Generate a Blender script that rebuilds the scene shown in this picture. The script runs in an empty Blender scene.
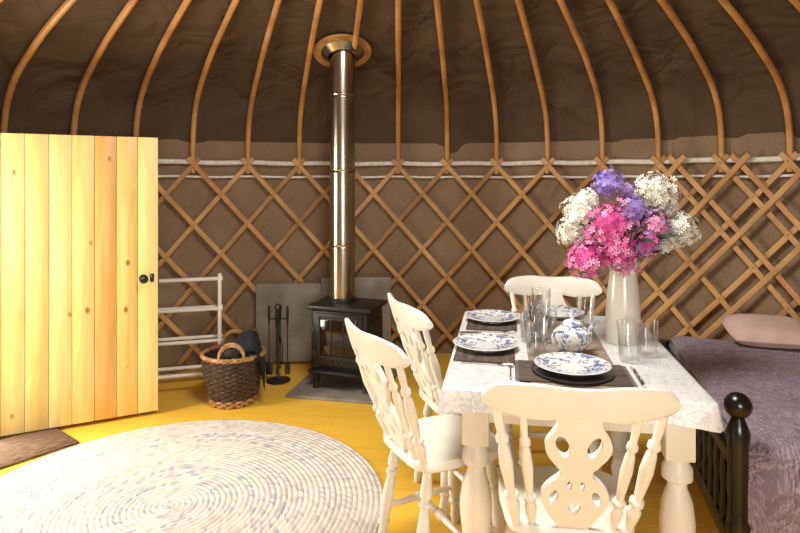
import bpy, bmesh, math, random
from mathutils import Vector, Matrix, noise
random.seed(7)
PI=math.pi
sc=bpy.context.scene
try:
    sc.view_settings.view_transform='Standard'
    sc.view_settings.look='None'
except Exception: pass

# ---------------------------------------------------------------- materials
def lin(h):
    if isinstance(h,str):
        h=h.lstrip('#'); c=[int(h[i:i+2],16)/255 for i in (0,2,4)]
    else: c=[x/255 for x in h]
    return tuple([(x/12.92 if x<=.04045 else ((x+.055)/1.055)**2.4) for x in c]+[1.0])
def nm(name):
    m=bpy.data.materials.new(name); m.use_nodes=True
    nt=m.node_tree; return m,nt,nt.nodes['Principled BSDF']
def nd(nt,t,ins=None,**pr):
    n=nt.nodes.new(t)
    for k,v in pr.items(): setattr(n,k,v)
    if ins:
        for k,v in ins.items():
            s=n.inputs[k]
            if hasattr(v,'is_output'): nt.links.new(v,s)
            else: s.default_value=v
    return n
def mathn(nt,op,a,b=0.0,c=None):
    ins={0:a,1:b}
    if c is not None: ins[2]=c
    return nd(nt,'ShaderNodeMath',ins,operation=op).outputs[0]
def mixc(nt,f,a,b,blend='MIX'):
    n=nt.nodes.new('ShaderNodeMix'); n.data_type='RGBA'; n.blend_type=blend
    for idx,v in ((0,f),(6,a),(7,b)):
        s=n.inputs[idx]
        if hasattr(v,'is_output'): nt.links.new(v,s)
        else: s.default_value=v
    return n.outputs[2]
def coords(nt,scale=(1,1,1),rot=(0,0,0)):
    tc=nd(nt,'ShaderNodeTexCoord')
    mp=nd(nt,'ShaderNodeMapping',{'Vector':tc.outputs['Object'],'Scale':scale,'Rotation':rot})
    return mp.outputs[0]
def ramp(nt,fac,stops):
    r=nd(nt,'ShaderNodeValToRGB',{'Fac':fac}); e=r.color_ramp.elements
    e[0].position=stops[0][0]; e[0].color=stops[0][1]
    e[1].position=stops[-1][0]; e[1].color=stops[-1][1]
    for p,c in stops[1:-1]:
        x=e.new(p); x.color=c
    return r.outputs[0]
def mat(name,c1,c2=None,rough=.5,metal=0,scale=6,stretch=(1,1,1),bump=0,bscale=60,bdist=.003,detail=4,lo=.35,hi=.65,spec=.5):
    m,nt,b=nm(name); c1=lin(c1); c2=lin(c2) if c2 else c1
    v=coords(nt,stretch)
    n=nd(nt,'ShaderNodeTexNoise',{'Vector':v,'Scale':scale,'Detail':detail})
    col=ramp(nt,n.outputs[0],[(lo,c1),(hi,c2)])
    nt.links.new(col,b.inputs['Base Color'])
    b.inputs['Roughness'].default_value=rough; b.inputs['Metallic'].default_value=metal
    b.inputs['Specular IOR Level'].default_value=spec
    if bump:
        n2=nd(nt,'ShaderNodeTexNoise',{'Vector':v,'Scale':bscale,'Detail':3})
        bp=nd(nt,'ShaderNodeBump',{'Height':n2.outputs[0],'Strength':bump,'Distance':bdist})
        nt.links.new(bp.outputs[0],b.inputs['Normal'])
    return m

M_cream=mat('cream_paint','#e8e4d8','#dfdacb',rough=.38,scale=5,bump=.15,bscale=30)
M_white=mat('white_paint','#e8e4da','#d6cfc0',rough=.45)
M_pole=mat('ash_pole','#cf9d60','#b07b43',rough=.5,scale=5,bump=.2)
M_lat=mat('lattice_wood','#cba064','#ab8049',rough=.55,scale=4,bump=.2)
M_lat2=mat('lattice_wood_dark','#b38953','#91693d',rough=.6,scale=4,bump=.2)
M_rope=mat('white_webbing','#efece4','#d8d4c6',rough=.8,scale=30)
M_black=mat('cast_iron','#151312','#1f1d1b',rough=.45,bump=.2,bscale=150)
M_blk2=mat('black_wood','#0e0b0a','#171312',rough=.25)
M_steel=mat('flue_steel','#bcb5a8','#989083',rough=.24,metal=1,scale=3,stretch=(1,1,.15),bump=.3,bscale=4,bdist=.01)
M_grey=mat('stone_slab','#8f877b','#746c61',rough=.6,scale=5,bump=.3)
M_brownw=mat('dark_wicker','#5a4433','#33251b',rough=.6,scale=40)
M_tanw=mat('light_wicker','#c29560','#94683a',rough=.55,scale=30)
M_log=mat('log_bark','#4a3a2c','#221a14',rough=.9,scale=20,bump=.6)
M_cloth_blk=mat('black_cloth','#121114','#1f1d22',rough=.9,bump=.4)
M_mat=mat('placemat_weave','#65564a','#453831',rough=.8,scale=90,stretch=(.1,1,1),bump=.4)
M_runner=mat('runner_linen','#a0917e','#857665',rough=.85,scale=120,stretch=(.2,1,1),bump=.4)
M_silver=mat('cutlery_steel','#c9c6c0',rough=.2,metal=1)
M_dark=mat('dark_charger','#26211f','#34302c',rough=.35)
M_pink=mat('petal_magenta','#c2357f','#e062a8',rough=.7,scale=30)
M_pink2=mat('petal_pink','#d97bac','#eba2c6',rough=.7,scale=30)
M_purp=mat('petal_purple','#7a62bd','#9c8cd6',rough=.7,scale=30)
M_lil=mat('petal_lilac','#8e6cab','#bd9fd0',rough=.7,scale=30)
M_wht=mat('petal_white','#f3f2ea','#e4e4d8',rough=.7,scale=30)
M_whc=mat('petal_cream','#d2d1b8','#bcc19a',rough=.8,scale=30)
M_green=mat('leaf_green','#3f5f28','#24401a',rough=.5,scale=15)
M_stem=mat('stem_green','#5c7a3a',rough=.5)
M_pil1=mat('pillow_pink','#d3b8ab','#c4a295',rough=.9,bump=.3,bscale=12,bdist=.01)
M_pil2=mat('pillow_white','#e6ddd0','#d6cabb',rough=.9,bump=.3,bscale=12,bdist=.01)
M_enamel=mat('cream_enamel','#dfdacd','#d6d0c1',rough=.2)
M_doormat=mat('coir_mat','#7b6045','#4b3826',rough=.95,scale=60,stretch=(.3,2,1),bump=.8)
M_grass=mat('grass','#5d7a38','#3d5a25',rough=.9,scale=4,bump=.5)
M_brass=mat('rusty_collar','#b8894f','#8a6238',rough=.5,scale=10)
M_ember=mat('stove_glass','#1c1310','#2a1c14',rough=.08)

def pine(name,c1,c2,knot='#a4662a'):
    m,nt,b=nm(name)
    v=coords(nt,(9,9,.7))
    n=nd(nt,'ShaderNodeTexNoise',{'Vector':v,'Scale':3.0,'Detail':6,'Distortion':1.2})
    base=ramp(nt,n.outputs[0],[(.3,lin(c2)),(.7,lin(c1))])
    v2=coords(nt,(11,0.0001,7))
    vo=nd(nt,'ShaderNodeTexVoronoi',{'Vector':v2,'Scale':1.0,'Randomness':1.0})
    k=ramp(nt,vo.outputs['Distance'],[(.08,(1,1,1,1)),(.17,(0,0,0,1))])
    sx=nd(nt,'ShaderNodeSeparateColor',{0:vo.outputs['Color']})
    k2=mathn(nt,'MULTIPLY',k,mathn(nt,'GREATER_THAN',sx.outputs[0],.6))
    col=mixc(nt,k2,base,lin(knot))
    nt.links.new(col,b.inputs['Base Color']); b.inputs['Roughness'].default_value=.4
    return m
M_p=[pine('pine_a','#f2d88a','#e8c470'),pine('pine_b','#efcd7a','#e2b660'),pine('pine_c','#e7b768','#d69d4e'),pine('pine_d','#f5e198','#edcf7c')]

def fabric(name,c1,c2,wr=.5,wd=.06):
    m,nt,b=nm(name)
    v=coords(nt)
    n=nd(nt,'ShaderNodeTexNoise',{'Vector':v,'Scale':2.2,'Detail':5,'Distortion':.6})
    col=ramp(nt,n.outputs[0],[(.3,lin(c1)),(.7,lin(c2))])
    f=nd(nt,'ShaderNodeTexNoise',{'Vector':v,'Scale':220.0,'Detail':2})
    fr=ramp(nt,f.outputs[0],[(.3,(.68,.68,.68,1)),(.7,(1.28,1.28,1.28,1))])
    col=mixc(nt,.8,col,fr,'MULTIPLY')
    nt.links.new(col,b.inputs['Base Color']); b.inputs['Roughness'].default_value=.9
    b.inputs['Specular IOR Level'].default_value=.15
    w=nd(nt,'ShaderNodeTexNoise',{'Vector':coords(nt,(1,1,.6)),'Scale':3.2,'Detail':2.5,'Distortion':.9})
    b1=nd(nt,'ShaderNodeBump',{'Height':w.outputs[0],'Strength':wr,'Distance':wd})
    b2=nd(nt,'ShaderNodeBump',{'Height':f.outputs[0],'Strength':.4,'Distance':.004,'Normal':b1.outputs[0]})
    nt.links.new(b2.outputs[0],b.inputs['Normal'])
    return m
M_wall=fabric('wall_canvas','#826d56','#957f66',.6,.14)
M_roof=fabric('roof_canvas','#4e4031','#5e4e3c',.6,.13)

def floor_mat():
    m,nt,b=nm('pine_floorboards')
    v=coords(nt,(1,1,1),(0,0,math.radians(8)))
    br=nd(nt,'ShaderNodeTexBrick',{'Vector':v,'Color1':lin('#f2c146'),'Color2':lin('#eebb40'),'Mortar':lin('#d8a238'),
        'Scale':1.0,'Mortar Size':.002,'Brick Width':2.2,'Row Height':.13},offset=.4)
    n=nd(nt,'ShaderNodeTexNoise',{'Vector':coords(nt,(1.2,14,1),(0,0,math.radians(8))),'Scale':3.0,'Detail':6,'Distortion':.8})
    g=ramp(nt,n.outputs[0],[(.3,(.95,.93,.9,1)),(.7,(1.02,1.02,1.02,1))])
    nt.links.new(mixc(nt,.8,br.outputs[0],g,'MULTIPLY'),b.inputs['Base Color'])
    b.inputs['Roughness'].default_value=.4
    return m
M_floor=floor_mat()

def rug_mat():
    m,nt,b=nm('braided_rag')
    tc=nd(nt,'ShaderNodeTexCoord'); s=nd(nt,'ShaderNodeSeparateXYZ',{0:tc.outputs['Object']})
    x,y=s.outputs[0],s.outputs[1]
    r=mathn(nt,'SQRT',mathn(nt,'ADD',mathn(nt,'MULTIPLY',x,x),mathn(nt,'MULTIPLY',y,y)))
    a=mathn(nt,'ARCTAN2',y,x)
    ring=mathn(nt,'FLOOR',mathn(nt,'DIVIDE',r,.024))
    rr=mathn(nt,'MULTIPLY',ring,.024)
    arc=mathn(nt,'MULTIPLY',a,mathn(nt,'ADD',rr,.024))
    fr=mathn(nt,'FRACT',mathn(nt,'DIVIDE',r,.024))
    seg=mathn(nt,'FLOOR',mathn(nt,'ADD',mathn(nt,'DIVIDE',arc,.022),fr))
    cv=nd(nt,'ShaderNodeCombineXYZ',{0:ring,1:seg,2:0.0})
    wn=nd(nt,'ShaderNodeTexWhiteNoise',{'Vector':cv.outputs[0]},noise_dimensions='3D')
    cv2=nd(nt,'ShaderNodeCombineXYZ',{0:ring,1:mathn(nt,'MULTIPLY',a,.8),2:3.0})
    n2=nd(nt,'ShaderNodeTexNoise',{'Vector':cv2.outputs[0],'Scale':.42,'Detail':3})
    sel=mathn(nt,'ADD',mathn(nt,'MULTIPLY',wn.outputs[0],.5),mathn(nt,'MULTIPLY',mathn(nt,'SUBTRACT',n2.outputs[0],.30),1.4))
    col=ramp(nt,sel,[(.03,lin('#979bb0')),(.18,lin('#b2afb5')),(.32,lin('#cac2b9')),(.56,lin('#dcd4c8')),(.76,lin('#c6bbaf')),(.95,lin('#a2a4b4'))])
    gro=ramp(nt,mathn(nt,'ABSOLUTE',mathn(nt,'SUBTRACT',fr,.5)),[(.33,(1,1,1,1)),(.5,(.72,.7,.7,1))])
    col=mixc(nt,1.0,col,gro,'MULTIPLY')
    nt.links.new(col,b.inputs['Base Color']); b.inputs['Roughness'].default_value=.95
    b.inputs['Specular IOR Level'].default_value=.2
    bp=nd(nt,'ShaderNodeBump',{'Height':wn.outputs[0],'Strength':.5,'Distance':.006})
    nt.links.new(bp.outputs[0],b.inputs['Normal'])
    return m
M_rug=rug_mat()

def tablecloth_mat():
    m,nt,b=nm('printed_tablecloth')
    v=coords(nt)
    vo=nd(nt,'ShaderNodeTexNoise',{'Vector':v,'Scale':17.0,'Detail':3,'Distortion':2.2})
    k=ramp(nt,vo.outputs[0],[(.50,lin('#e0dfdb')),(.545,lin('#bcbfc5')),(.60,lin('#e0dfdb'))])
    nt.links.new(k,b.inputs['Base Color']); b.inputs['Roughness'].default_value=.42
    return m
M_tc=tablecloth_mat()
def china_mat(name,rmin,rmax,sc_=28):
    m,nt,b=nm(name)
    tc=nd(nt,'ShaderNodeTexCoord'); s=nd(nt,'ShaderNodeSeparateXYZ',{0:tc.outputs['Object']})
    x,y=s.outputs[0],s.outputs[1]
    r=mathn(nt,'SQRT',mathn(nt,'ADD',mathn(nt,'MULTIPLY',x,x),mathn(nt,'MULTIPLY',y,y)))
    n=nd(nt,'ShaderNodeTexNoise',{'Vector':tc.outputs['Object'],'Scale':sc_*1.0,'Detail':3,'Distortion':1.5})
    k=ramp(nt,n.outputs[0],[(.5,(0,0,0,1)),(.56,(1,1,1,1))])
    band=mathn(nt,'MULTIPLY',mathn(nt,'GREATER_THAN',r,rmin),mathn(nt,'LESS_THAN',r,rmax))
    f=mathn(nt,'MULTIPLY',k,mathn(nt,'MULTIPLY',band,.8))
    nt.links.new(mixc(nt,f,lin('#e2e1dc'),lin('#3d548f')),b.inputs['Base Color'])
    b.inputs['Roughness'].default_value=.12
    return m
M_plate=china_mat('blue_white_plate',.04,.122,36)
M_china=china_mat('blue_white_china',0,1,34)
def coverlet_mat():
    m,nt,b=nm('mauve_coverlet')
    v=coords(nt)
    n=nd(nt,'ShaderNodeTexNoise',{'Vector':v,'Scale':8.0,'Detail':2,'Distortion':3.5})
    k=ramp(nt,n.outputs[0],[(.40,lin('#7b6a78')),(.46,lin('#a08f99')),(.52,lin('#7f6e7b')),(.6,lin('#93828d'))])
    nt.links.new(k,b.inputs['Base Color']); b.inputs['Roughness'].default_value=.7
    b.inputs['Sheen Weight'].default_value=.2
    rg=nd(nt,'ShaderNodeTexWave',{'Vector':v,'Scale':22.0,'Distortion':5.0,'Detail':2.0})
    h=mathn(nt,'ADD',n.outputs[0],mathn(nt,'MULTIPLY',rg.outputs[1],.12))
    bp=nd(nt,'ShaderNodeBump',{'Height':h,'Strength':.8,'Distance':.04})
    nt.links.new(bp.outputs[0],b.inputs['Normal'])
    return m
M_cov=coverlet_mat()
def glass_mat():
    m,nt,b=nm('clear_glass')
    nt.nodes.remove(b); out=nt.nodes['Material Output']
    g=nd(nt,'ShaderNodeBsdfGlossy',{'Color':(1,1,1,1),'Roughness':.05})
    t=nd(nt,'ShaderNodeBsdfTransparent',{'Color':(.98,.985,.985,1)})
    fr=nd(nt,'ShaderNodeLayerWeight',{'Blend':.3})
    mx=nd(nt,'ShaderNodeMixShader',{0:mathn(nt,'ADD',mathn(nt,'MULTIPLY',fr.outputs[1],.45),.05),1:t.outputs[0],2:g.outputs[0]})
    nt.links.new(mx.outputs[0],out.inputs[0])
    return m
M_glass=glass_mat()

# ---------------------------------------------------------------- builder
def zto(d):
    d=Vector(d).normalized()
    return d.to_track_quat('Z','Y').to_matrix().to_4x4()
class B:
    def __init__(s): s.v=[];s.f=[];s.mi=[];s.m=[]
    def add(s,vs,fs,m,M=None):
        if m not in s.m: s.m.append(m)
        k=s.m.index(m); o=len(s.v)
        for p in vs:
            p=Vector(p); s.v.append(M@p if M else p)
        for f in fs: s.f.append([i+o for i in f]); s.mi.append(k)
    def rev(s,prof,m,M=None,seg=24):
        vs=[];idx=[]
        for r,z in prof:
            if r<1e-6: idx.append([len(vs)]); vs.append((0,0,z))
            else:
                idx.append(list(range(len(vs),len(vs)+seg)))
                vs+= [(r*math.cos(2*PI*i/seg),r*math.sin(2*PI*i/seg),z) for i in range(seg)]
        fs=[]
        for a,b_ in zip(idx,idx[1:]):
            if len(a)==1 and len(b_)==1: continue
            for i in range(seg):
                j=(i+1)%seg
                if len(a)==1: fs.append([a[0],b_[j],b_[i]])
                elif len(b_)==1: fs.append([a[i],a[j],b_[0]])
                else: fs.append([a[i],a[j],b_[j],b_[i]])
        s.add(vs,fs,m,M)
    def turned(s,p0,p1,prof,m,seg=12):
        p0=Vector(p0);p1=Vector(p1);L=(p1-p0).length
        pr=[(0,prof[0][0]*L)]+[(r,t*L) for t,r in prof]+[(0,prof[-1][0]*L)]
        s.rev(pr,m,Matrix.Translation(p0)@zto(p1-p0),seg)
    def tube(s,pts,r,m,seg=8,closed=False,M=None):
        pts=[Vector(p) for p in pts]; n=len(pts)
        rs=r if isinstance(r,(list,tuple)) else [r]*n
        vs=[];nrm=None
        for i in range(n):
            if closed: t=pts[(i+1)%n]-pts[i-1]
            else: t=pts[min(i+1,n-1)]-pts[max(i-1,0)]
            t.normalize()
            if nrm is None:
                nrm=t.orthogonal().normalized()
                if closed and abs(t.z)<.5: nrm=Vector((0,0,1)); nrm=(nrm-t*nrm.dot(t)).normalized()
            else: nrm=(nrm-t*nrm.dot(t)).normalized()
            bn=t.cross(nrm)
            for k in range(seg):
                a=2*PI*k/seg; vs.append(pts[i]+(nrm*math.cos(a)+bn*math.sin(a))*rs[i])
        fs=[]
        for i in range(n if closed else n-1):
            j=(i+1)%n
            for k in range(seg):
                l=(k+1)%seg; fs.append([i*seg+k,i*seg+l,j*seg+l,j*seg+k])
        if not closed:
            fs.append(list(range(seg))[::-1]); fs.append([(n-1)*seg+k for k in range(seg)])
        s.add(vs,fs,m,M)
    def box(s,size,c,m,bev=.003,M=None,seg=2):
        bm=bmesh.new(); bmesh.ops.create_cube(bm,size=1)
        for v in bm.verts: v.co=Vector((v.co.x*size[0],v.co.y*size[1],v.co.z*size[2]))
        if bev>0: bmesh.ops.bevel(bm,geom=bm.edges[:],offset=min(bev,min(size)*.45),segments=seg,affect='EDGES',profile=.5)
        bm.verts.index_update()
        T=Matrix.Translation(c); T=(M@T) if M else T
        s.add([v.co.copy() for v in bm.verts],[[v.index for v in f.verts] for f in bm.faces],m,T); bm.free()
    def sphere(s,c,r,m,sx=1,sy=1,sz=1,seg=16,M=None):
        pr=[(r*math.sin(PI*i/(seg//2)) if 0<i<seg//2 else 0,-r*math.cos(PI*i/(seg//2))) for i in range(seg//2+1)]
        T=Matrix.Translation(c)@Matrix.Diagonal((sx,sy,sz,1)); T=(M@T) if M else T
        s.rev(pr,m,T,seg)
    def grid(s,P,m,closed=False):
        h=len(P);w=len(P[0]); vs=[p for r in P for p in r];fs=[]
        for i in range(h-1):
            for j in range(w if closed else w-1):
                k=(j+1)%w; fs.append([i*w+j,i*w+k,(i+1)*w+k,(i+1)*w+j])
        s.add(vs,fs,m)
    def build(s,name,loc=(0,0,0),rz=0,ang=38):
        me=bpy.data.meshes.new(name); me.from_pydata([tuple(v) for v in s.v],[],s.f)
        for m in s.m: me.materials.append(m)
        me.polygons.foreach_set('material_index',s.mi)
        me.polygons.foreach_set('use_smooth',[True]*len(s.f))
        me.update()
        bm=bmesh.new(); bm.from_mesh(me); bmesh.ops.recalc_face_normals(bm,faces=bm.faces[:]); bm.to_mesh(me); bm.free()
        me.set_sharp_from_angle(angle=math.radians(ang))
        o=bpy.data.objects.new(name,me); sc.collection.objects.link(o)
        o.location=loc; o.rotation_euler=(0,0,math.radians(rz)); return o

# ---------------------------------------------------------------- room (yurt), centre C
CX,CY,R=0.0,1.9,3.0
def cyl(phi,r,z):
    return Vector((CX+r*math.sin(phi),CY+r*math.cos(phi),z))
D0,D1=math.radians(-76.5),math.radians(-58.5)   # doorway angular gap
b=B(); b.rev([(0,-.06),(3.12,-.06),(3.12,0),(0,0)],M_floor,Matrix.Translation((CX,CY,0)),seg=96); b.build('floor')
b=B(); b.rev([(0,-.3),(16,-.3),(16,-.07),(0,-.07)],M_grass,Matrix.Translation((CX,CY,0)),seg=48); b.build('ground')
NP=47; PH0=math.radians(15.0); DP=2*PI/NP
NS=NP*6
b=B(); zs=[0,.2,.4,.6,.8,1.0,1.2,1.4,1.56,1.66,1.72]
vs=[];fs=[]
for z in zs:
    for i in range(NS):
        ph=2*PI*i/NS
        rr=3.035+.018*noise.noise(Vector((math.sin(ph)*5,math.cos(ph)*5,z*2.2)))+.006*math.sin(ph*NP)
        vs.append(cyl(ph,rr,z))
for k in range(len(zs)-1):
    for i in range(NS):
        pm=2*PI*(i+.5)/NS
        if pm>PI: pm-=2*PI
        if D0<pm<D1: continue
        j=(i+1)%NS; fs.append([k*NS+i,k*NS+j,(k+1)*NS+j,(k+1)*NS+i])
b.add(vs,fs,M_wall); b.build('wall_round',ang=80)
prof=[(2.99,1.47),(2.995,1.6),(2.98,1.74),(2.93,1.89),(2.81,2.03),(2.60,2.16),(2.3,2.305),(1.64,2.55),(1.0,2.77),(.5,2.93)]
rp=[(3.05,1.60),(3.045,1.70),(3.015,1.79),(2.965,1.91),(2.84,2.07),(2.62,2.205),(2.3,2.35),(1.97,2.475),(1.64,2.60),(1.0,2.82),(.52,2.985)]
b=B(); P=[]
for r,z in rp:
    row=[]
    for i in range(NS):
        ph=2*PI*i/NS; q=noise.noise(Vector((math.sin(ph)*r*1.9,math.cos(ph)*r*1.9,z*2)))
        bul=.5+.5*math.cos((ph-PH0)*NP+PI)
        row.append(cyl(ph,r+.02*q+.012*bul,z+.015*q+.012*bul))
    P.append(row)
b.grid(P,M_roof,closed=True); b.build('ceiling',ang=80)
b=B()
def catm(pts,n=4):
    out=[]
    for i in range(len(pts)-1):
        p0=pts[max(i-1,0)];p1=pts[i];p2=pts[i+1];p3=pts[min(i+2,len(pts)-1)]
        for k in range(n):
            t=k/n
            out.append(tuple(.5*((2*p1[a])+(-p0[a]+p2[a])*t+(2*p0[a]-5*p1[a]+4*p2[a]-p3[a])*t*t+(-p0[a]+3*p1[a]-3*p2[a]+p3[a])*t**3) for a in range(len(p1))))
    out.append(tuple(pts[-1])); return out
cp=catm(prof,3)
for i in range(NP):
    ph=PH0+DP*i; jit=random.uniform(-.006,.006)
    b.tube([cyl(ph+jit*math.sin(r*3),r,z) for r,z in cp],[.0195]*len(cp),M_pole,seg=8)
b.build('roof_poles')
b=B()
b.rev([(.44,2.88),(.54,2.88),(.54,2.99),(.44,2.99),(.44,2.88)],M_pole,Matrix.Translation((CX,CY,0)),seg=48)
for k in range(3):
    a=k*PI/3
    b.tube([(CX+.47*math.cos(a)*t,CY+.47*math.sin(a)*t,2.96+.1*(1-t*t)) for t in [x/6-1 for x in range(13)]],.014,M_pole)
b.build('crown_ring')
def slat(bd,ph0,sgn,rad,m,w=.017,z0=.015,z1=1.585,H=.45):
    n=26; seg=[]; runs=[]
    for i in range(n):
        z=z1-(z1-z0)*i/(n-1); ph=ph0+sgn*DP*(1.535-z)/H
        q=(ph+PI)%(2*PI)-PI
        if D0-.03<q<D1+.03:
            if len(seg)>1: runs.append(seg)
            seg=[]; continue
        seg.append((ph,z))
    if len(seg)>1: runs.append(seg)
    for sgm in runs:
        vs=[];fs=[]
        pts=[cyl(p,rad,z) for p,z in sgm]
        for i,(p,z) in enumerate(sgm):
            t=(pts[min(i+1,len(pts)-1)]-pts[max(i-1,0)]).normalized()
            nr=Vector((math.sin(p),math.cos(p),0)); side=t.cross(nr).normalized()
            for a,c in ((-1,-1),(-.75,-1.25),(.75,-1.25),(1,-1),(1,1),(-1,1)):
                vs.append(pts[i]+side*w*a+nr*.0045*c)
        for i in range(len(pts)-1):
            for k in range(6):
                l=(k+1)%6; fs.append([i*6+k,i*6+l,(i+1)*6+l,(i+1)*6+k])
        fs.append([5,4,3,2,1,0]); e=(len(pts)-1)*6; fs.append([e+k for k in range(6)])
        bd.add(vs,fs,m)
b=B()
for i in range(NP):
    ph=PH0+DP*i
    slat(b,ph,1,2.966,random.choice([M_lat,M_lat,M_pole])); slat(b,ph,-1,2.981,random.choice([M_lat,M_lat2]))
for i in range(-1,4):
    ph=math.radians(46)+DP*i
    slat(b,ph+DP*.25,1,2.949,M_pole); slat(b,ph+DP*.3,-1,2.935,M_lat)
for i in range(NP):
    for k in range(7):
        z=1.535-.225*k; ph=PH0+DP*(i+(.5 if k%2 else 0))
        q=(ph+PI)%(2*PI)-PI
        if D0-.05<q<D1+.05 or z<0: continue
        p=cyl(ph,2.957,z)
        b.sphere(p,.006,M_lat2,seg=6)
b.build('wall_lattice')
def arc_tube(bd,r,z,rad,m,fl=1):
    a0=D1; a1=D0+2*PI; n=150
    bd.tube([cyl(a0+(a1-a0)*i/n,r,z+.004*math.sin(i*1.3)) for i in range(n+1)],rad,m,seg=8)
b=B(); arc_tube(b,3.0,1.553,.018,M_rope); arc_tube(b,3.0,1.445,.009,M_rope); b.build('trim_1')

# doorway frame
H0=Vector((-2.25,3.25,0)); H1=Vector((-2.80,2.56,0)); dd=(H1-H0).normalized()
rot=math.degrees(math.atan2(dd.y,dd.x)); L=(H1-H0).length
b=B()
b.box((.05,.10,1.74),(-.03,0,.87),M_p[1]); b.box((.05,.10,1.74),(L+.03,0,.87),M_p[1]); b.box((L+.11,.10,.07),(L/2,0,1.775),M_p[1])
b.box((L,.10,.02),(L/2,0,.01),M_p[2])
b.build('door_frame',H0,rot)
b=B()
for P0,ph in ((H0,D1),(H1,D0)):
    w=cyl(ph,3.02,0); b.grid([[P0,w],[P0+Vector((0,0,1.80)),w+Vector((0,0,1.80))]],M_wall)
w0=cyl(D1,3.02,1.80);w1=cyl(D0,3.02,1.80)
b.grid([[H0+Vector((0,0,1.80)),w0],[H1+Vector((0,0,1.80)),w1]],M_wall)
b.build('wall_porch')
# door leaf
A=Vector((-2.184,3.278,0)); E=Vector((-1.474,3.654,0)); dv=(E-A); W=dv.length; rz=math.degrees(math.atan2(dv.y,dv.x))
b=B(); np_=7; pw=W/np_
for i in range(np_):
    b.box((pw-.001,.03,1.655),(pw*(i+.5),0,.022+.8275),[M_p[3],M_p[0],M_p[3],M_p[0],M_p[2],M_p[1],M_p[3]][i],bev=.004)
for z in (.25,.85,1.45): b.box((W-.08,.025,.11),(W/2,.0275,z),M_p[1],bev=.004)
Mh=Matrix.Translation((W-.085,-.015,.83))@Matrix.Rotation(PI/2,4,'X')
b.rev([(0,0),(.024,0),(.024,.006),(.012,.01),(.010,.035),(.022,.042),(.025,.055),(.018,.066),(0,.068)],M_blk2,Mh,seg=20)
b.box((.022,.008,.05),(W-.035,-.018,.83),M_blk2,bev=.003)
b.box((.003,.035,.12),(W+.001,0,.83),M_black,bev=.001)
b.build('door_1',A,rz)

b=B()
for x in (-.55,.55): b.box((.06,.05,.9),(x,0,1.25),M_p[1])
for z in (.83,1.67): b.box((1.16,.05,.06),(0,0,z),M_p[1])
b.box((.03,.03,.8),(0,0,1.25),M_p[1])
b.build('added_window_1',(.5,-.98,0))  # added frame behind the camera to house the fill lamp; wall has no opening

# ---------------------------------------------------------------- chair
def splat_geo():
    cu=bpy.data.curves.new('s','CURVE'); cu.dimensions='2D'; cu.fill_mode='BOTH'; cu.extrude=.008; cu.bevel_depth=.0015
    def sp(pts):
        s=cu.splines.new('POLY'); s.points.add(len(pts)-1); s.use_cyclic_u=True
        for p,(x,y) in zip(s.points,pts): p.co=(x,y,0,1)
    hw=catm([(.036,0),(.042,.02),(.060,.05),(.082,.095),(.088,.135),(.070,.17),(.046,.195),(.040,.215),(.058,.24),(.080,.275),(.084,.31),(.066,.345),(.054,.375),(.054,.40)],4)
    sp([(x,y) for x,y in hw]+[(-x,y) for x,y in hw[::-1]])
    hp=[]
    for i in range(28):
        t=2*PI*i/28; hp.append((.0019*16*math.sin(t)**3*.62,.085+.0016*(13*math.cos(t)-5*math.cos(2*t)-2*math.cos(3*t)-math.cos(4*t))))
    sp(hp)
    for s_ in (-1,1):
        sp([(s_*(.057+.013*math.cos(a)-.006*math.sin(a)),.125+.026*math.sin(a)) for a in [2*PI*i/14 for i in range(14)]])
        sp([(s_*(.041+.019*math.cos(a)+.008*math.sin(a*1)),.300+.036*math.sin(a)) for a in [2*PI*i/16 for i in range(16)]])
        sp([(s_*(.017+.008*math.cos(a)),.168+.017*math.sin(a)) for a in [2*PI*i/12 for i in range(12)]])
    ob=bpy.data.objects.new('s',cu); sc.collection.objects.link(ob)
    dg=bpy.context.evaluated_depsgraph_get(); me=bpy.data.meshes.new_from_object(ob.evaluated_get(dg))
    vs=[v.co.copy() for v in me.vertices]; fs=[list(p.vertices) for p in me.polygons]
    bpy.data.objects.remove(ob); bpy.data.curves.remove(cu); bpy.data.meshes.remove(me)
    return vs,fs
SP=splat_geo()
legp=[(0,.015),(.05,.016),(.14,.019),(.2,.022),(.235,.021),(.25,.014),(.27,.014),(.285,.023),(.305,.023),(.32,.015),(.38,.018),(.5,.0235),(.6,.024),(.7,.020),(.735,.015),(.75,.022),(.775,.022),(.79,.014),(.85,.017),(.92,.019),(.97,.016),(1,.013)]
spp=[(0,.010),(.08,.011),(.14,.015),(.2,.017),(.24,.011),(.26,.017),(.29,.017),(.31,.010),(.42,.013),(.55,.0165),(.68,.013),(.72,.009),(.74,.015),(.77,.015),(.8,.009),(.9,.011),(1,.010)]
stp=[(0,.009),(.15,.011),(.35,.014),(.42,.011),(.45,.018),(.55,.018),(.58,.011),(.65,.014),(.85,.011),(1,.009)]
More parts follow.
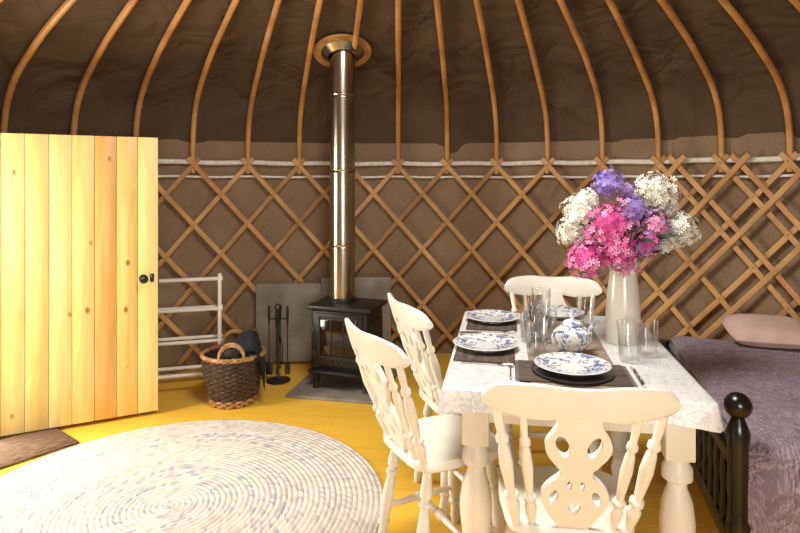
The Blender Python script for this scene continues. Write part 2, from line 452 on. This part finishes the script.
def chair_geo():
    b=B(); m=M_cream
    n=44; out=[]
    for i in range(n):
        a=2*PI*i/n; c,s=math.cos(a),math.sin(a); e=.42
        x=math.copysign(abs(c)**e,c); y=math.copysign(abs(s)**e,s)
        wd=.197 if y>0 else .185
        out.append((x*(wd*(.5+.5*(y+1)/2)+.185*(.5-.5*(y+1)/2)), y*.188))
    P=[]
    for k,z in ((.0,.413),(.6,.412),(.93,.414),(1,.424),(1,.442),(.965,.452),(.85,.449),(.6,.443),(.3,.441),(.0,.443)):
        P.append([(x*k,y*k,z) for x,y in out])
    b.grid(P,m,closed=True)
    LT={}
    for sx in (-1,1):
        LT[(sx,1)]=((sx*.135,.125,.42),(sx*.175,.168,0)); LT[(sx,-1)]=((sx*.125,-.125,.42),(sx*.160,-.180,0))
    for k,(a,c) in LT.items(): b.turned(a,c,legp,m,seg=14)
    def at(k,t): a,c=LT[k]; return Vector(a).lerp(Vector(c),t)
    ml={}
    for sx in (-1,1):
        p,q=at((sx,1),.62),at((sx,-1),.62); b.turned(p,q,stp,m,10); ml[sx]=p.lerp(q,.5)
    b.turned(ml[-1],ml[1],stp,m,10)
    b.turned(at((-1,1),.45),at((1,1),.45),stp,m,10)
    ry=lambda s_: -.322+.050*s_*s_
    P=[]; ns=28
    for i in range(ns+1):
        s_=-1+2*i/ns
        top=.890+.008*math.cos(s_*PI/2)-.004*math.cos(s_*2*PI)-.026*max(0,abs(s_)-.78)/.22*abs(s_)**8
        bot=.800+.006*math.cos(s_*PI*2)+.012*abs(s_)**6
        if i in (0,ns): top-=.010; bot+=.010
        zc=(top+bot)/2;hh=(top-bot)/2
        row=[]
        for k in range(12):
            a=2*PI*k/12; c,s2=math.cos(a),math.sin(a)
            y=math.copysign(abs(c)**.6,c)*.0125; z=math.copysign(abs(s2)**.55,s2)*hh
            row.append((s_*.252,ry(s_)+y-(zc+z-.845)*.30,zc+z))
        P.append(row)
    b.grid(P,m,closed=True)
    b.add(P[0],[list(range(12))],m); b.add(P[-1],[list(range(12))],m)
    for sx in (-1,1):
        b.turned((sx*.152,-.152,.435),(sx*.212,ry(.85)+.008,.815),[(t,r*1.18) for t,r in spp],m,12)
        b.turned((sx*.108,-.158,.435),(sx*.147,ry(.6)+.006,.815),spp,m,12)
    p0=Vector((0,-.163,.44)); up=(Vector((0,-.308,.83))-p0).normalized()
    zz=Vector((1,0,0)).cross(up)
    Mx=Matrix(((1,up.x,zz.x,p0.x),(0,up.y,zz.y,p0.y),(0,up.z,zz.z,p0.z),(0,0,0,1)))
    b.add(SP[0],SP[1],m,Mx)
    return b
cb=chair_geo()
c0=cb.build('dining_chair',(.502,1.845,0),-7)
def dup(o,loc,rz):
    n=bpy.data.objects.new('dining_chair',o.data); sc.collection.objects.link(n); n.location=loc; n.rotation_euler=(0,0,math.radians(rz)); return n
dup(c0,(.155,2.26,0),-64); dup(c0,(.30,2.725,0),-72); dup(c0,(.765,2.93,0),170)

# ---------------------------------------------------------------- table
TX,TY,TR=.139,1.93,-10.0
TW,TL=.82,1.15
rt=math.radians(TR)
def T(x,y,z=0):
    return Vector((TX+x*math.cos(rt)-y*math.sin(rt),TY+x*math.sin(rt)+y*math.cos(rt),z))
b=B()
b.box((TW,TL,.03),(TW/2,TL/2,.733),M_cream,bev=.006)
lp=[(0,.024),(.04,.034),(.1,.04),(.16,.032),(.19,.026),(.21,.044),(.25,.044),(.27,.028),(.34,.036),(.5,.050),(.62,.054),(.74,.046),(.82,.030),(.85,.028),(.87,.046),(.93,.046),(.96,.036),(1,.036)]
for x in (.10,TW-.09):
    for y in (.09,TL-.09):
        b.box((.088,.088,.17),(x,y,.635),M_cream,bev=.005)
        b.turned((x,y,0),(x,y,.555),lp,M_cream,20)
for y in (.09,TL-.09): b.box((TW-.26,.024,.10),(TW/2,y,.668),M_cream)
for x in (.10,TW-.09): b.box((.024,TL-.26,.10),(x,TL/2,.668),M_cream)
b.build('dining_table',(TX,TY,0),TR)
b=B(); n=160
def outl(t,o):
    W2,L2=TW/2+o,TL/2+o; per=2*(2*W2+2*L2); d=(t%1)*per
    if d<2*W2: return (-W2+d,-L2)
    d-=2*W2
    if d<2*L2: return (W2,-L2+d)
    d-=2*L2
    if d<2*W2: return (W2-d,L2)
    d-=2*W2
    return (-W2,L2-d)
P=[]
for (o,z) in ((-.4,.7535),(-.2,.7535),(-.01,.7535),(.002,.752),(.007,.745),(.009,.725),(.012,.705),(.014,.685)):
    row=[]
    for i in range(n):
        if o<-.05:
            x,y=outl(i/n,0); k=1+o/.42; x*=k;y*=k; row.append((x,y,z)); continue
        x,y=outl(i/n,o)
        wv=0;dz=0
        if z<.74:
            f=(.752-z)/.067; q=noise.noise(Vector((x*7,y*7,0)))
            wv=.010*f*q+.004*f
            cd=min(1,math.hypot(abs(x)-TW/2,abs(y)-TL/2)/.12); dz=-.018*(1-cd)*f+.012*f*noise.noise(Vector((x*3,y*3,4)))+.004*f*abs(math.sin((x+y)*90))
        nx=math.copysign(1,x) if abs(abs(x)-TW/2-o)<1e-4 else 0; ny=math.copysign(1,y) if abs(abs(y)-TL/2-o)<1e-4 else 0
        row.append((x+nx*wv,y+ny*wv,z+dz))
    P.append(row)
b.grid(P,M_tc,closed=True)
x0=len(P[0]); b.add(P[0],[list(range(x0))],M_tc)
b.build('tablecloth',T(TW/2,TL/2,0),TR,ang=60)

TT=.7545
b=B(); b.box((.30,.98,.003),(0,0,.0015),M_runner,bev=.001); b.build('table_runner',T(.43,.56,TT),TR)
def placemat(x,y,z,w,h,rz):
    b=B(); b.box((w,h,.004),(0,0,.002),M_mat,bev=.0015)
    for s_ in (-1,1):
        for k in range(24): b.box((.014,.003,.0015),(s_*(w/2+.006),-h/2+h*(k+.5)/24,.0012),M_mat,bev=0)
    b.build('placemat',(x,y,z),rz)
def plate(x,y,z,s_=1,nm_='dinner_plate'):
    b=B(); b.rev([(0,.004),(.05,.004),(.06,0),(.068,0),(.07,.005),(.09,.012),(.125,.020),(.1275,.022),(.125,.0235),(.09,.016),(.072,.009),(.05,.0075),(0,.0075)],M_plate,Matrix.Scale(s_,4),seg=48); b.build(nm_,(x,y,z))
pl=[(.59,2.055,0),(.338,2.37,90),(.435,2.83,90)]
for i,(x,y,r) in enumerate(pl):
    zz=TT if i else TT+.0035
    if i: placemat(x,y,TT+.0001,.36,.225,TR+90)
    else: placemat(x,y,zz,.36,.225,TR)
    zz+=.0045
    if i==0:
        b=B(); b.rev([(0,0),(.13,0),(.137,.006),(.13,.008),(0,.006)],M_dark,seg=48); b.build('charger_plate',(x,y,zz)); zz+=.0085
    plate(x,y,zz)
plate(.77,2.93,TT+.0035)
def fork(x,y,z,rz):
    b=B(); b.tube([(0,-.09,.004),(0,-.05,.004),(0,.02,.004),(0,.045,.003)],[.004,.0035,.0025,.003],M_silver,8)
    b.box((.022,.018,.003),(0,.052,.003),M_silver,bev=.001)
    for k in range(4): b.tube([(-.009+.006*k,.055,.003),(-.009+.006*k,.095,.005)],[.0017,.001],M_silver,6)
    b.build('fork',(x,y,z),rz)
def knife(x,y,z,rz):
    b=B(); b.tube([(0,-.1,.005),(0,-.06,.0065),(0,-.005,.005)],[.005,.0065,.0045],M_silver,8)
    b.add([(-.004,-.005,.002),(.009,-.005,.002),(.010,.08,.002),(.004,.105,.002),(-.004,.11,.002),(-.004,-.005,.004),(.009,-.005,.003),(.010,.08,.003),(.004,.105,.003),(-.004,.11,.004)],
       [[0,1,2,3,4],[9,8,7,6,5],[0,5,6,1],[1,6,7,2],[2,7,8,3],[3,8,9,4],[4,9,5,0]],M_silver)
    b.build('table_knife',(x,y,z),rz)
fork(.385,2.09,TT+.001,TR); knife(.80,2.02,TT+.001,TR)
fork(.31,2.165,TT+.001,TR-90); fork(.41,2.625,TT+.001,TR-90); knife(.355,2.575,TT+.001,TR-90)

def glass(x,y,z,h,r0,r1):
    b=B(); seg=24
    b.rev([(0,.001),(r0*.95,.001),(r0,.004),(r1,h),(r1-.0022,h),(r0-.003,.012),(0,.012)],M_glass,seg=seg)
    for k in range(12):
        a=2*PI*k/12; b.tube([((r0+.0005)*math.cos(a),(r0+.0005)*math.sin(a),.006),((r1*.35+r0*.65)*math.cos(a),(r1*.35+r0*.65)*math.sin(a),h*.6)],.0022,M_glass,6)
    b.build('drinking_glass',(x,y,z))
glass(.52,2.28,TT+.004,.135,.034,.042); glass(.60,2.45,TT+.004,.12,.032,.04); glass(.575,2.60,TT+.004,.16,.036,.044)
glass(.64,2.72,TT+.004,.17,.036,.044); glass(.53,2.47,TT+.004,.13,.03,.038)
glass(.842,2.20,TT+.001,.15,.036,.046); glass(.935,2.27,TT+.001,.13,.034,.042)
glass(.86,2.78,TT+.004,.12,.034,.042)

b=B()
b.rev([(0,0),(.036,0),(.038,.006),(.034,.012),(.058,.035),(.070,.062),(.066,.088),(.045,.106),(.036,.110),(.036,.114),(.040,.115),(.030,.126),(.010,.134),(.007,.138),(.012,.146),(.009,.154),(0,.156)],M_china,seg=32)
b.tube(catm([(-.060,0,.045),(-.085,0,.058),(-.10,0,.085),(-.115,0,.10)],4),[.014-.0006*i for i in range(13)],M_china,10)
b.tube(catm([(.055,0,.092),(.085,0,.10),(.100,0,.075),(.088,0,.045),(.060,0,.035)],4),.006,M_china,8)
b.build('teapot',(.655,2.28,TT+.004),-150)

b=B()
b.rev([(0,0),(.066,0),(.068,.004),(.070,.03),(.070,.08),(.066,.15),(.059,.23),(.054,.27),(.053,.29),(.058,.315),(.064,.332),(.066,.335),(.063,.336),(.054,.31),(.050,.29),(.053,.25),(.062,.15),(.065,.05),(.06,.01),(0,.01)],M_enamel,seg=36)
b.tube(catm([(.056,0,.305),(.085,0,.29),(.098,0,.24),(.092,0,.17),(.066,0,.12)],4),[.007]*17,M_enamel,10)
b.add([(-.061,-.022,.33),(-.061,.022,.33),(-.095,0,.345),(-.056,0,.275)],[[0,2,3],[1,3,2],[0,1,2]],M_enamel)
JX,JY=.918,2.47
b.build('flower_jug',(JX,JY,TT),48)
b=B(); k=.0041
def floret(c,nrm,s_,m,np=5):
    t=nrm.orthogonal().normalized(); t=Matrix.Rotation(random.uniform(0,6.28),3,nrm)@t; u=nrm.cross(t)
    vs=[c];fs=[]
    for i in range(np):
        a=2*PI*i/np
        for da,rr,hh in ((-.42,.62,.18),(-.28,1.0,.12),(.28,1.0,.12),(.42,.62,.18)):
            d=t*math.cos(a+da)+u*math.sin(a+da); vs.append(c+d*s_*rr+nrm*s_*hh*(1 if rr<1 else 1.6))
        o_=1+i*4; fs.append([0,o_,o_+1,o_+2,o_+3])
    b.add(vs,fs,m)
def head(u_,v_,rp,dy,m,n=70,s_=.012,m2=None,core=None,sc3=(1,1,1)):
    c=Vector(((u_-623)*k,dy,1.42-(v_-180)*k-TT)); r=rp*k
    b.sphere(c,r*.66,core or m,seg=10)
    n=int(n*1.7)
    for i in range(n):
        z=1-2*(i+.5)/n; ph=i*2.39996; q=math.sqrt(1-z*z); d=Vector((q*math.cos(ph)*sc3[0],q*math.sin(ph)*sc3[1],z*sc3[2]))
        bump=1+.22*noise.noise(d*2.2+c*9)
        rr=r*(.72+.38*random.random())*bump; floret(c+d*rr,(d+Vector([random.uniform(-.5,.5) for _ in range(3)])).normalized(),s_*random.uniform(.85,1.3),m2 if (m2 and random.random()<.4) else m)
    base=Vector((random.uniform(-.02,.02),random.uniform(-.02,.02),.30))
    mid=base.lerp(c,.5)+Vector((0,0,.02)); b.tube([base-Vector((0,0,.22))*0.9,base,mid,c],[.003]*4,M_stem,6)
for h in [(577,211,17,-.03,M_wht,70),(570,232,13,.0,M_wht,45),(590,200,11,.04,M_wht,35)]: head(*h,s_=.013,core=M_whc)
head(604,226,24,-.06,M_pink,110,.013,M_pink2); head(583,257,19,-.04,M_pink,80,.013,M_pink2); head(610,248,18,-.08,M_pink,70,.013,M_pink2)
head(609,183,15,.0,M_purp,80,.010,M_lil); head(630,212,16,-.03,M_lil,70,.011,M_purp); head(632,192,10,.05,M_lil,40,.009)
head(655,193,20,.0,M_wht,90,.014,core=M_whc); head(678,229,16,-.02,M_wht,70,.013,core=M_whc); head(670,207,12,.05,M_wht,45,.012,core=M_whc)
head(652,224,15,-.05,M_pink2,60,.011,M_lil); head(640,243,13,-.07,M_pink,45,.011,M_lil); head(622,264,10,-.07,M_pink2,30,.010,M_wht); head(661,244,8,-.04,M_wht,25,.011,core=M_whc)
head(645,207,11,.04,M_lil,40,.010)
def leaf(c,d,L_,w_):
    d=Vector(d).normalized(); sd=d.cross(Vector((random.uniform(-.4,.4),random.uniform(-.4,.4),1))).normalized(); up=sd.cross(d)
    rows=[]
    for i in range(7):
        t=i/6; ww=w_*math.sin(PI*min(1,t*.92+.06))**.8; p=Vector(c)+d*L_*t-Vector((0,0,1))*L_*.25*t*t
        rows.append([p-sd*ww+up*ww*.3,p,p+sd*ww+up*ww*.3])
    b.grid(rows,M_green)
for i in range(46):
    a=random.uniform(0,2*PI); e=random.uniform(.1,1.1)
    leaf((.04*math.cos(a),.04*math.sin(a),.34+random.uniform(0,.14)),(math.cos(a),math.sin(a),e),random.uniform(.12,.23),random.uniform(.013,.024))
b.build('flower_bouquet',(JX,JY,TT+.0),0,ang=60)

# ---------------------------------------------------------------- rug, doormat
b=B(); RR=.93; nr=int(RR/.024)*5; seg=144; P=[]
for i in range(nr+1):
    r=RR*i/nr+.0005; f=(r/.024)%1
    z=.004+.006*abs(math.sin(PI*f))**.6
    if i==nr: z=0.001
    P.append([(r*math.cos(2*PI*j/seg)*(1+.006*math.sin(2*PI*j/seg*3)*r),r*math.sin(2*PI*j/seg),z) for j in range(seg)])
b.grid(P,M_rug,closed=True); b.build('braided_rug',(-1.0,2.6,.001),ang=80)
b=B(); b.box((.62,.36,.014),(0,0,.007),M_doormat,bev=.004); b.box((.58,.32,.003),(0,0,.0145),M_doormat,bev=.001)
b.build('doormat',(-2.06,3.10,.001),rot)

# ---------------------------------------------------------------- stove
b=B(); m=M_black; SX,SY,SR=-.36,4.12,-18
b.box((.41,.30,.41),(0,0,.325),m,bev=.02,seg=3)
b.box((.465,.35,.03),(0,0,.545),m,bev=.010)
b.box((.44,.33,.03),(0,0,.115),m,bev=.008)
for x in (-.17,.17):
    for y in (-.12,.12): b.turned((x*1.05,y*1.05,0),(x,y,.11),[(0,.022),(.2,.016),(.7,.02),(1,.03)],m,12)
b.box((.34,.02,.35),(0,-.157,.335),m,bev=.008)
b.box((.25,.008,.23),(0,-.170,.355),M_ember,bev=.004)
for x in (-.135,.135): b.box((.02,.012,.27),(x,-.170,.355),m,bev=.004)
for z in (.22,.49): b.box((.29,.012,.02),(0,-.170,z),m,bev=.004)
for x in (-.045,.045): b.box((.006,.006,.23),(x,-.176,.355),m,bev=.002)
for k_ in range(5): b.box((.03,.006,.008),(-.1+.05*k_,-.169,.19),M_ember,bev=.001)
b.tube([(.15,-.175,.35),(.17,-.20,.35),(.17,-.20,.29)],.006,M_steel,8)
b.box((.3,.06,.02),(0,-.175,.128),m,bev=.006)
for z in (.24,.39): b.box((.03,.03,.05),(-.175,-.155,z),m,bev=.006)
b.box((.012,.24,.25),(.208,0,.33),m,bev=.004)
b.rev([(.10,0),(.10,.02),(.092,.03),(.092,0)],m,Matrix.Translation((-.06,.05,.555)),seg=28)
b.build('wood_stove',(SX,SY,.021),SR)
off=Matrix.Rotation(math.radians(SR),3,'Z')@Vector((-.06,.05,0)); FX,FY=SX+off.x,SY+off.y
b=B()
pr=[(0,.582)]
for z0,z1 in ((.582,.98),(.98,1.50),(1.50,2.02),(2.02,2.7)):
    pr+=[(.088,z0),(.088,z1-.035),(.093,z1-.032),(.093,z1-.022),(.090,z1-.018),(.093,z1-.012),(.093,z1-.003),(.088,z1)]
pr+=[(0,2.7)]
b.rev(pr,M_steel,seg=40); b.build('flue_pipe',(FX,FY,0))
pv=Vector((FX-CX,FY-CY,0)); nrm=(pv.normalized()*.42+Vector((0,0,1))).normalized()
b=B(); Mr=zto(nrm)
b.rev([(.135,-.012),(.20,-.012),(.205,-.004),(.20,.006),(.135,.006),(.135,-.012)],M_brass,Mr,seg=40)
b.rev([(.100,-.05),(.105,-.052),(.15,-.014),(.145,-.008),(.100,-.05)],M_steel,Mr,seg=40)
b.build('flue_collar',(FX,FY,2.315))
b=B(); b.box((.62,.72,.02),(0,0,.01),M_grey,bev=.004); b.build('hearth_slab',(-.37,4.20,.0),SR+6)
b=B()
b.box((.50,.02,.60),(-.27,0,.30),M_grey,bev=.004); b.box((.54,.02,.64),(.25,.012,.32),M_grey,bev=.004)
o=b.build('heat_shield',(-.59,4.635,.022),3); o.rotation_euler[0]=math.radians(-2)

b=B(); m=M_black
b.rev([(0,0),(.085,0),(.085,.008),(.06,.014),(.012,.02),(.007,.03),(.007,.5),(0,.5)],m,seg=24)
b.tube([(.022*math.cos(a),0,.52+.022*math.sin(a)) for a in [2*PI*i/16 for i in range(16)]],.005,m,8,closed=True)
b.tube([(-.07,0,.44),(.07,0,.44)],.005,m); b.tube([(0,-.07,.44),(0,.07,.44)],.005,m)
for i,(x,y) in enumerate(((-.065,0),(.065,0),(0,-.065),(0,.065))):
    b.turned((x,y,.39),(x,y,.53),[(0,.004),(.3,.008),(.7,.010),(.9,.006),(.95,.011),(1,.005)],m,10)
    b.tube([(x,y,.40),(x,y,.10)],.004,m,6)
    if i==0: b.box((.05,.006,.09),(x,y,.09),m,bev=.002)
    if i==1: b.box((.035,.03,.08),(x,y,.09),M_log,bev=.005)
    if i==2: b.tube([(x,y,.11),(x,y,.07),(x+.03,y,.07)],.004,m,6)
    if i==3:
        for s_ in (-1,1): b.tube([(x,y,.3),(x+.02*s_,y,.2),(x+.004*s_,y,.07)],.004,m,6)
b.build('fireplace_tools',(-.86,4.24,.0))

b=B()
Rz=lambda z:.135+.055*(z/.30)**.8
b.rev([(0,.006),(.128,.006)]+[(Rz(z)-.01,z) for z in (.02,.1,.2,.30)],M_log,seg=32)
for i in range(21):
    z=.012+.0142*i; mm=M_tanw if i<3 else M_brownw
    b.tube([((Rz(z)+.006*math.sin(14*a+PI*i))*math.cos(a),(Rz(z)+.006*math.sin(14*a+PI*i))*math.sin(a),z) for a in [2*PI*j/84 for j in range(84)]],.0075,mm,5,closed=True)
for j in range(28):
    a=2*PI*(j+.5)/28; b.tube([(Rz(z)*math.cos(a),Rz(z)*math.sin(a),z) for z in (.0,.1,.2,.31)],.005,M_brownw,5)
for q in range(3):
    b.tube([((.192+.006*math.cos(10*a+q*2.1))*math.cos(a),(.192+.006*math.cos(10*a+q*2.1))*math.sin(a),.312+.008*math.sin(10*a+q*2.1)) for a in [2*PI*j/90 for j in range(90)]],.008,M_tanw,6,closed=True)
for s_ in (-1,1):
    for dz in (0,.014):
        b.tube(catm([(-.075,s_*.175,.30),(-.07,s_*.18,.35+dz),(-.03,s_*.175,.395+dz),(.03,s_*.175,.395+dz),(.07,s_*.18,.35+dz),(.075,s_*.175,.30)],4),.008,M_tanw,6)
for i in range(7):
    a=i*.9; b.tube([(-.10*math.cos(a),-.08*math.sin(a),.27+.012*(i%3)),(.10*math.cos(a),.09*math.sin(a),.30+.015*(i%3))],.03,M_log,9)
P=[]
for i in range(14):
    row=[]
    for j in range(12):
        u_=i/13;v_=j/11; x=.0+.2*u_; y=-.15+.28*v_
        z=.36+.05*math.sin(u_*3)+.02*noise.noise(Vector((u_*6,v_*6,1)))-(max(0,u_-.75)*.7)-(max(0,.2-v_)*.25)+.03*math.sin(v_*PI)
        row.append((x,y,z))
    P.append(row)
b.grid(P,M_cloth_blk); b.grid([[Vector(p)-Vector((0,0,.05)) for p in r] for r in P],M_cloth_blk)
b.build('log_basket',(-1.07,3.85,.0),12,ang=60)

b=B(); m=M_white
for s_ in (-1,1):
    for x in (-.29,.29):
        b.box((.024,.018,.78),(0,0,.39),m,bev=.003,M=Matrix.Translation((x,s_*.10,0))@Matrix.Rotation(s_*math.radians(7),4,'X'))
    for z in (.12,.33,.54,.74):
        b.tube([(-.31,s_*(.10-z*math.tan(math.radians(7))),z),(.31,s_*(.10-z*math.tan(math.radians(7))),z)],.012,m,8)
b.build('clothes_airer',(-1.52,4.05,.003),16)

# ---------------------------------------------------------------- bed
BX,BY,BR=1.062,1.885,-15
b=B(); m=M_blk2
b.turned((0,0,0),(0,0,.675),[(0,.024),(.05,.032),(.1,.028),(.45,.03),(.5,.036),(.53,.028),(.85,.03),(.93,.036),(.97,.026),(1,.018)],m,20)
b.sphere((0,0,.712),.041,m,seg=20)
b.turned((0,1.38,0),(0,1.38,.56),[(0,.024),(.05,.032),(.1,.028),(.45,.03),(.5,.036),(.53,.028),(.85,.03),(1,.026)],m,20)
for z,h in ((.52,.05),(.24,.07)): b.box((.028,1.36,h),(0,.69,z),m,bev=.006)
for i in range(15): b.turned((0,.07+.0885*i,.25),(0,.07+.0885*i,.51),[(0,.012),(.3,.018),(.5,.013),(.7,.018),(1,.012)],m,8)
b.box((1.38,.03,.14),(.70,.04,.28),m,bev=.004); b.box((1.38,.03,.14),(.70,1.34,.28),m,bev=.004)
b.box((1.33,1.28,.30),(.715,.70,.40),M_pil2,bev=.05,seg=3)
b.box((.05,.05,.34),(1.33,.06,.17),m); b.box((.05,.05,.34),(1.33,1.31,.17),m)
yp=catm([(-.020,.06),(-.018,.3),(-.012,.48),(.01,.56),(.05,.592),(.12,.60),(.4,.602),(.8,.602),(1.2,.60),(1.33,.592),(1.38,.56),(1.39,.42)],4)
P=[]
for i in range(70):
    x=.038+1.35*i/69; row=[]
    for (y,z) in yp:
        edge=max(0,1-(x-.03)/.06)
        q=noise.noise(Vector((x*5,y*5,z*1.5)))
        fold=(.012*math.sin(x*26+2*noise.noise(Vector((x*3,0,0)))) if z<.55 else 0)*min(1,(.6-z)*3)
        row.append((x-.02*max(0,1-i/4),y+fold-(.0 if z>.5 else .004),z+.014*q*(1 if z>.5 else 0)-.03*edge*edge*(1 if z>.5 else 0)))
    P.append(row)
b.grid(P,M_cov)
b.grid([[(.018,y,z) for y,z in [(-.0,.52),(.06,.572),(1.33,.572),(1.38,.52)]],[(.02,y,z) for y,z in [(-.01,.50),(.06,.50),(1.33,.50),(1.38,.50)]]],M_cov)
b.build('bed',(BX,BY,0),BR,ang=60)
def pillow(x,y,z,w,d,h,m,rz,tilt=0):
    b=B(); n=24; P=[]
    for i in range(n+1):
        row=[]
        for j in range(n+1):
            u_=-1+2*i/n; v_=-1+2*j/n
            t=max(0,(1-u_**4)*(1-v_**4))**.55; pin=1-.06*(u_*u_*v_*v_)
            row.append((u_*w/2*pin,v_*d/2*pin,t*h/2))
        P.append(row)
    b.grid(P,m); b.grid([[(p[0],p[1],-p[2]*.8) for p in r] for r in P],m)
    o=b.build('pillow',(x,y,z),rz,ang=80); o.rotation_euler[0]=math.radians(tilt)
pillow(1.84,3.0,.662,.38,.30,.12,M_pil1,-15,8)
pillow(2.24,2.84,.672,.42,.34,.14,M_pil2,-20,8)

# ---------------------------------------------------------------- lights
def area(name,loc,tgt,sx,sy,pw,col,shape='RECTANGLE'):
    l=bpy.data.lights.new(name,'AREA'); l.shape=shape; l.size=sx; l.size_y=sy; l.energy=pw; l.color=col
    o=bpy.data.objects.new(name,l); sc.collection.objects.link(o); o.location=loc
    o.rotation_euler=(Vector(tgt)-Vector(loc)).to_track_quat('-Z','Y').to_euler(); return o
area('crown_daylight',(0,1.9,2.86),(0,1.9,0),.85,.85,66,(1,.97,.93),'DISK')
dc=(H0+H1)/2
area('doorway_daylight',tuple(dc+Vector((-.10,.09,.95))),(0.4,3.0,.1),.8,1.6,92,(1,.95,.84))
area('rear_fill',(.5,-.92,1.25),(-.6,3.5,.8),1.0,.8,56,(1,.97,.93))  # added fill lamp behind the camera, brightens surfaces facing it
w=bpy.data.worlds.new('World'); sc.world=w; w.use_nodes=True
w.node_tree.nodes['Background'].inputs[0].default_value=(.85,.93,1,1); w.node_tree.nodes['Background'].inputs[1].default_value=1.5

# ---------------------------------------------------------------- camera
cam=bpy.data.cameras.new('Camera'); co=bpy.data.objects.new('Camera',cam); sc.collection.objects.link(co)
co.location=(0,0,1.42); co.rotation_euler=(PI/2,0,0); cam.lens=27; cam.sensor_width=36; cam.shift_y=-86.5/800
cam.clip_start=.05
sc.camera=co
